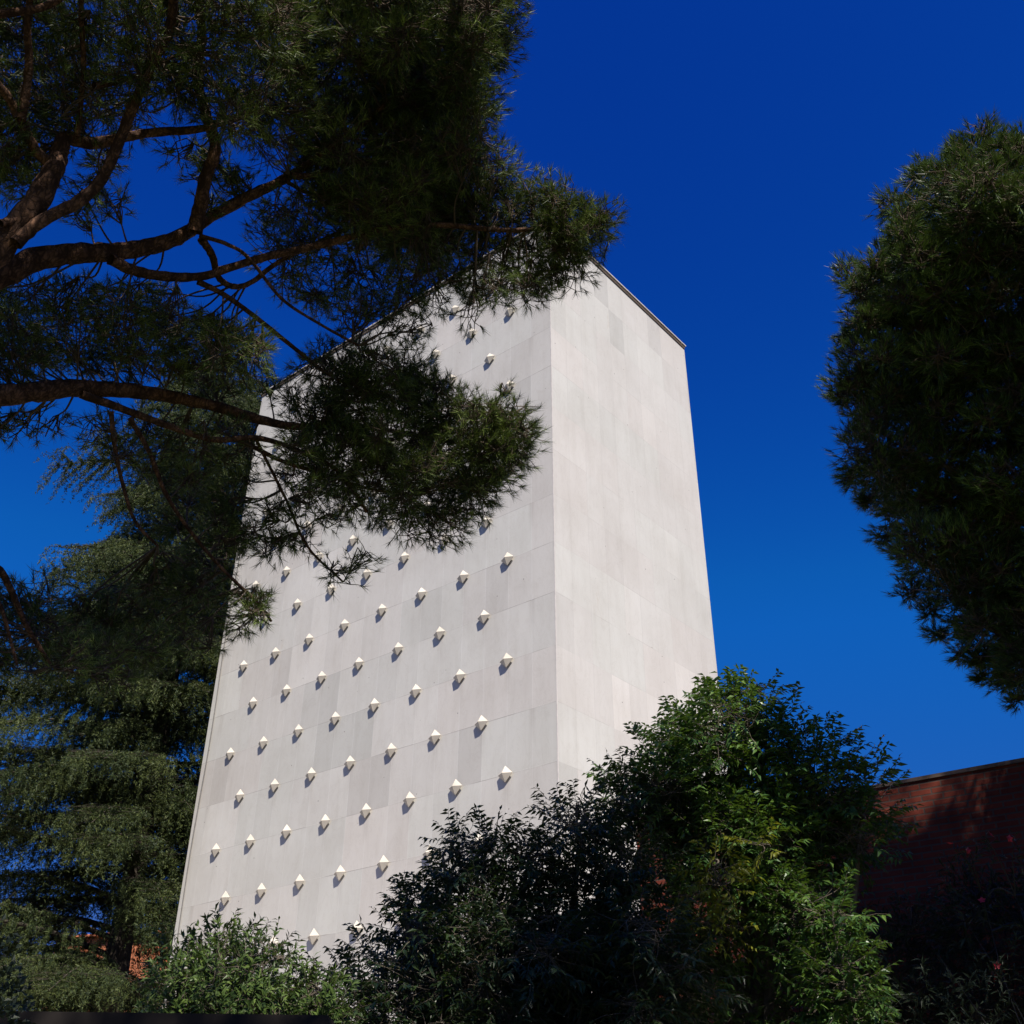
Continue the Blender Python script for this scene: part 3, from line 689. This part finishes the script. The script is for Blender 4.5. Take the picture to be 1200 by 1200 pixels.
# dark tree in the middle
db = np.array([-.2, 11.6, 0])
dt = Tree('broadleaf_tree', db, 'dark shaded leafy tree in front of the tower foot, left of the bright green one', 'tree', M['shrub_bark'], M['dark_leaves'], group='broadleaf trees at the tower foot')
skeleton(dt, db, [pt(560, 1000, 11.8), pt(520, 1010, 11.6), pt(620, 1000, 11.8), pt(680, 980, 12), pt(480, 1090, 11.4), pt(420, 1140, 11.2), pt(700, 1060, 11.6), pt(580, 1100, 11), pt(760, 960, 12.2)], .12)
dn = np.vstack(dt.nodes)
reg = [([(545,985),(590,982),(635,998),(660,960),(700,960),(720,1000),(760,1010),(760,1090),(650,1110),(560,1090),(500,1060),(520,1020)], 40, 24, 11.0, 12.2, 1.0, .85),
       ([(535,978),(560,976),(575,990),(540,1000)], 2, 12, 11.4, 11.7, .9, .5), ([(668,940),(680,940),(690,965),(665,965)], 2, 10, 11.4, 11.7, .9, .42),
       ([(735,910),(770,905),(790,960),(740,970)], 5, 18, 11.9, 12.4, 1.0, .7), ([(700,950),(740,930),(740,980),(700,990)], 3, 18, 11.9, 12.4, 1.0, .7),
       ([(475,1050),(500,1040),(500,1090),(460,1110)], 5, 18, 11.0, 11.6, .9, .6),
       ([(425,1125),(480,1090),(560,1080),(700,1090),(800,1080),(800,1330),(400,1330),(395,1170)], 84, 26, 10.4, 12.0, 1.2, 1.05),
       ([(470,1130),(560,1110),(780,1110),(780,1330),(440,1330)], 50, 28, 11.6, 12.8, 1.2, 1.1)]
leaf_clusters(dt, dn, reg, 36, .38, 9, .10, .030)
dt.finish()

# laurel-like shrub, bottom left of the tower
lb = np.array([-3.3, 10.2, 0])
ls = Tree('laurel_shrub', lb, 'evergreen shrub with upright glossy shoots in front of the tower foot, right of the cedar', 'shrub', M['shrub_bark'], M['laurel_leaves'])
skeleton(ls, lb, [pt(260, 1120, 10.6), pt(225, 1130, 10.6), pt(310, 1130, 10.4), pt(340, 1160, 10.3), pt(380, 1160, 10.2), pt(210, 1160, 10.4), pt(290, 1170, 10)], .07)
ln_ = np.vstack(ls.nodes)
reg = [([(225,1125),(262,1108),(290,1130),(330,1140),(345,1175),(380,1165),(395,1200),(400,1340),(180,1340),(200,1160)], 90, 19, 9.8, 11.0, 1.1, .8),
       ([(215,1150),(300,1150),(345,1190),(390,1210),(390,1330),(190,1330),(200,1180)], 50, 22, 9.6, 11.2, 1.2, .9),
       ([(205,1115),(225,1112),(225,1130),(205,1130)], 2, 10, 10.4, 10.7, 1.0, .45), ([(250,1095),(268,1095),(268,1112),(250,1112)], 2, 10, 10.4, 10.7, 1.0, .45),
       ([(300,1108),(330,1108),(335,1125),(300,1125)], 2, 10, 10.3, 10.6, 1.0, .45), ([(345,1145),(360,1140),(385,1140),(385,1160),(345,1160)], 3, 10, 10.1, 10.4, 1.0, .4)]
leaf_clusters(ls, ln_, reg, 26, .30, 11, .085, .024, style='whorl', up=.9)
ls.finish()

# oleander before the brick wall
ob = np.array([5.6, 11.2, 0])
ol = Tree('oleander_shrub', ob, 'tall shadowy oleander with a few crimson flowers before the brick wall', 'shrub', M['iron'], M['oleander_leaves'])
skeleton(ol, ob, [pt(1150, 1045, 12.4), pt(1120, 1060, 12.4), pt(1190, 1050, 12.2), pt(1070, 1070, 12.4), pt(1230, 1060, 12), pt(1100, 1120, 12)], .022)
on = np.vstack(ol.nodes)
reg = [([(1060,1075),(1110,1060),(1140,1045),(1190,1050),(1300,1040),(1330,1330),(1020,1330),(1025,1110)], 84, 24, 12.2, 13.2, 1.0, .95)]
leaf_clusters(ol, on, reg, 26, .34, 9, .12, .020, style='whorl', up=.9)
for (x, y) in [(1154,982),(1189,989),(1118,992),(1135,996),(1153,1056),(1170,1130)]:
    f = MB(); c = pt(x, y, 12.0)
    st = nearest(on, c); tube(ol.tw, [st, (st+c)/2+[0, 0, .1], c], [.008, .006, .004], 5, 0, 4)
    for k in range(1):
        cc = c+rng.standard_normal(3)*.03; a = np.arange(5)*2*np.pi/5; ax = norm(rng.standard_normal(3)+[0, -.8, .6]); s = norm(np.cross(ax, [0.3, .1, 1])); t = np.cross(ax, s)
        d = norm(s[None]*np.cos(a)[:, None]+t[None]*np.sin(a)[:, None]+ax*.5)
        leaves(f, np.repeat(cc[None], 5, 0), d, np.repeat(ax[None], 5, 0), .045, .036, .1)
    f.build('flower', M['flower'], ol.e)
    # leafy shoot under each flower
    S = np.repeat(c[None]-[0, 0, .16], 4, 0)+rng.standard_normal((4, 3))*.05
    sprays(ol, S, S, norm(np.array([[0, 0, 1.0]])+.5*rng.standard_normal((4, 3))), 8, .11, .018, style='whorl')
ol.finish()

# ------------------------------------------------------------------ deodar cedar behind, left of the tower
ct = pt(128, 1170, 46); ct[2] = 0
cd = Tree('cedar_tree', ct, 'tall deodar cedar with tiers of drooping branches left of the tower', 'tree', M['cedar_bark'], M['cedar_needles'])
CH = 38.0
cd.limb([ct+[0, 0, -.2], ct+[0, 0, 8], ct+[.1, 0, 16], ct+[0, 0, 27], ct+[0, 0, CH]], [.55, .45, .36, .2, .04], 'trunk', 14)
farL = C0+lv*WL
def inside_tower(p, mrg=.3):
    q = p-C0; a = q@lv; b = q@rv; return (a > -mrg) & (a < WL+mrg) & (b > -14) & (b < WR+mrg)
z = 5.6
cmb = MB()
tiers = []
while z < CH-1:
    f = 1-z/CH; nb = 5 if z < 22 else 4
    a0 = rng.uniform(0, 2*np.pi)
    for k in range(nb):
        az = a0+2*np.pi*k/nb+rng.uniform(-.35, .35)
        if z < 9.4 and math.cos(az) > .1 and rng.random() < .75: continue
        Lb = (2.0+6.8*min(1, f*2.3))*rng.uniform(.5, 1.25)
        d = np.array([math.cos(az), math.sin(az), 0]); b0 = ct+[0, 0, z+rng.uniform(-.3, .3)]
        P = np.array([b0, b0+d*Lb*.3+[0, 0, .55], b0+d*Lb*.65+[0, 0, .55], b0+d*Lb+[0, 0, -.5*rng.uniform(.6, 1.6)]])
        while inside_tower(P).any() and Lb > 1.0:
            Lb *= .8; P = np.array([b0, b0+d*Lb*.3+[0, 0, .5], b0+d*Lb*.65+[0, 0, .5], b0+d*Lb+[0, 0, -.5]])
        mb = MB(); Q, _ = tube(mb, P, [.10*f+.05, .08*f+.03, .04, .012], 6, .05, 5)
        tiers.append(mb); side = np.cross(d, [0, 0, 1.0])
        n = int(125*Lb/5)
        t = rng.uniform(.10, 1.0, n)**.8; s = rng.uniform(-1, 1, n)*(1-.55*t)*Lb*.42
        idx = np.clip((t*(len(Q)-1)).astype(int), 0, len(Q)-1)
        root = Q[idx]; tip = root+side*s[:, None]+d*np.abs(s)[:, None]*.5+np.array([0, 0, -1])*(.12*np.abs(s)+.05)[:, None]
        ok = ~inside_tower(tip, .5); root, tip = root[ok], tip[ok]; n = len(tip)
        sticks(cd.tw, root, tip, .011, .006, .06)
        # drooping tassels
        ln = rng.uniform(.25, 1.7, n); end = tip+np.stack([d[0]*.25*ln+rng.normal(0, .12, n), d[1]*.25*ln+rng.normal(0, .12, n), -.85*ln], 1)
        for (A_, B_) in ((root, tip), (tip, end)):
            q = 16 if A_ is root else 20
            tt = rng.uniform(0.1, 1, (n, q, 1)); pp = (A_[:, None]+(B_-A_)[:, None]*tt).reshape(-1, 3)+rng.normal(0, .045, (n*q, 3))
            dd = norm(np.repeat(norm(B_-A_), q, 0)+.9*rng.standard_normal((n*q, 3))+[0, 0, .25])
            needles(cd.cr, pp, dd, 3, .13, .026, .7, .05)
    z += rng.choice([.5, .7, .95, 1.4])
# the boughs: the largest ones as parts
for i_, mb in enumerate(tiers[:95]): mb.build('branch', M['cedar_bark'], cd.e, smooth=True)
if len(tiers) > 95:
    rest = MB()
    for mb in tiers[95:]: rest.add(np.concatenate(mb.v), [np.concatenate(mb.f[k]) for k in mb.f])
    r_ = rest.build('branch_group', M['cedar_bark'], cd.e, smooth=True); r_['kind'] = 'stuff'
cd.finish()

# ------------------------------------------------------------------ clipped bush close by at bottom left
bb = np.array([-1.86, 3.95, 0])
cb = Tree('clipped_bush', bb, 'dark rounded bush close to the viewer in the bottom left corner', 'shrub', M['shrub_bark'], M['oleander_leaves'])
skeleton(cb, bb, [bb+[0, 0, 2.2], bb+[.2, 0, 1.8], bb+[-.3, .1, 1.9]], .04)
n = 9000; d = norm(rng.standard_normal((n, 3))); rr = rng.uniform(.8, 1.0, (n, 1))
P_ = bb+[-.02, 0, 1.22]+d*rr*np.array([.36, .4, 1.2]); 
leaves(cb.cr, P_, norm(d+.8*rng.standard_normal((n, 3))), norm(d+.5*rng.standard_normal((n, 3))), .03, .017, .2)
cb.finish()

SKG = .62
# ------------------------------------------------------------------ light
SE, SAZ = rad(49.0), rad(165.0)   # azimuth clockwise from +Y
sd = np.array([math.sin(SAZ)*math.cos(SE), math.cos(SAZ)*math.cos(SE), math.sin(SE)])
sun = bpy.data.lights.new('sun', 'SUN'); sun.energy = 4.5; sun.angle = rad(.53); sun.color = (1, .93, .815)
so = bpy.data.objects.new('sun', sun); COL.objects.link(so)
so.rotation_euler = Vector(tuple(sd)).to_track_quat('Z', 'Y').to_euler()
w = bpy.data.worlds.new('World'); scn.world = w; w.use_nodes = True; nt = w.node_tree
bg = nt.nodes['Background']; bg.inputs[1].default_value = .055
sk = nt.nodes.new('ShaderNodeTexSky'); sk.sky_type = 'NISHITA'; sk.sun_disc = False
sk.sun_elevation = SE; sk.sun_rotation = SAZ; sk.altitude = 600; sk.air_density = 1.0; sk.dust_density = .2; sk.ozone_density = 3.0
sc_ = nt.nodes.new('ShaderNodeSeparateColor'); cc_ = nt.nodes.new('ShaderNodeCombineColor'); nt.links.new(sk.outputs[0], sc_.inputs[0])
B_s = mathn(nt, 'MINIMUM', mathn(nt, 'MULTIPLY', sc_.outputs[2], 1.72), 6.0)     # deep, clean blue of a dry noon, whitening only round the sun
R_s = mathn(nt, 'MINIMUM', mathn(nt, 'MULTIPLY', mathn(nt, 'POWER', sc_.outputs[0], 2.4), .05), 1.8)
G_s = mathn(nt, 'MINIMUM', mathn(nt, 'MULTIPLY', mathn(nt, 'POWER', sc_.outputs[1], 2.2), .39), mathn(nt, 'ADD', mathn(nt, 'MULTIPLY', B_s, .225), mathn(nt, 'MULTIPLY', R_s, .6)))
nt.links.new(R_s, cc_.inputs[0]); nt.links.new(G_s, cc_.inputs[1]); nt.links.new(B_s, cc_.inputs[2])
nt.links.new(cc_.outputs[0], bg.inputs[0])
vs = scn.view_settings; vs.view_transform = 'Standard'; vs.look = 'None'; vs.exposure = .55; vs.gamma = 1; vs.use_curve_mapping = False
scn.cycles.max_bounces = 4; scn.cycles.diffuse_bounces = 2; scn.cycles.glossy_bounces = 1; scn.cycles.transmission_bounces = 2
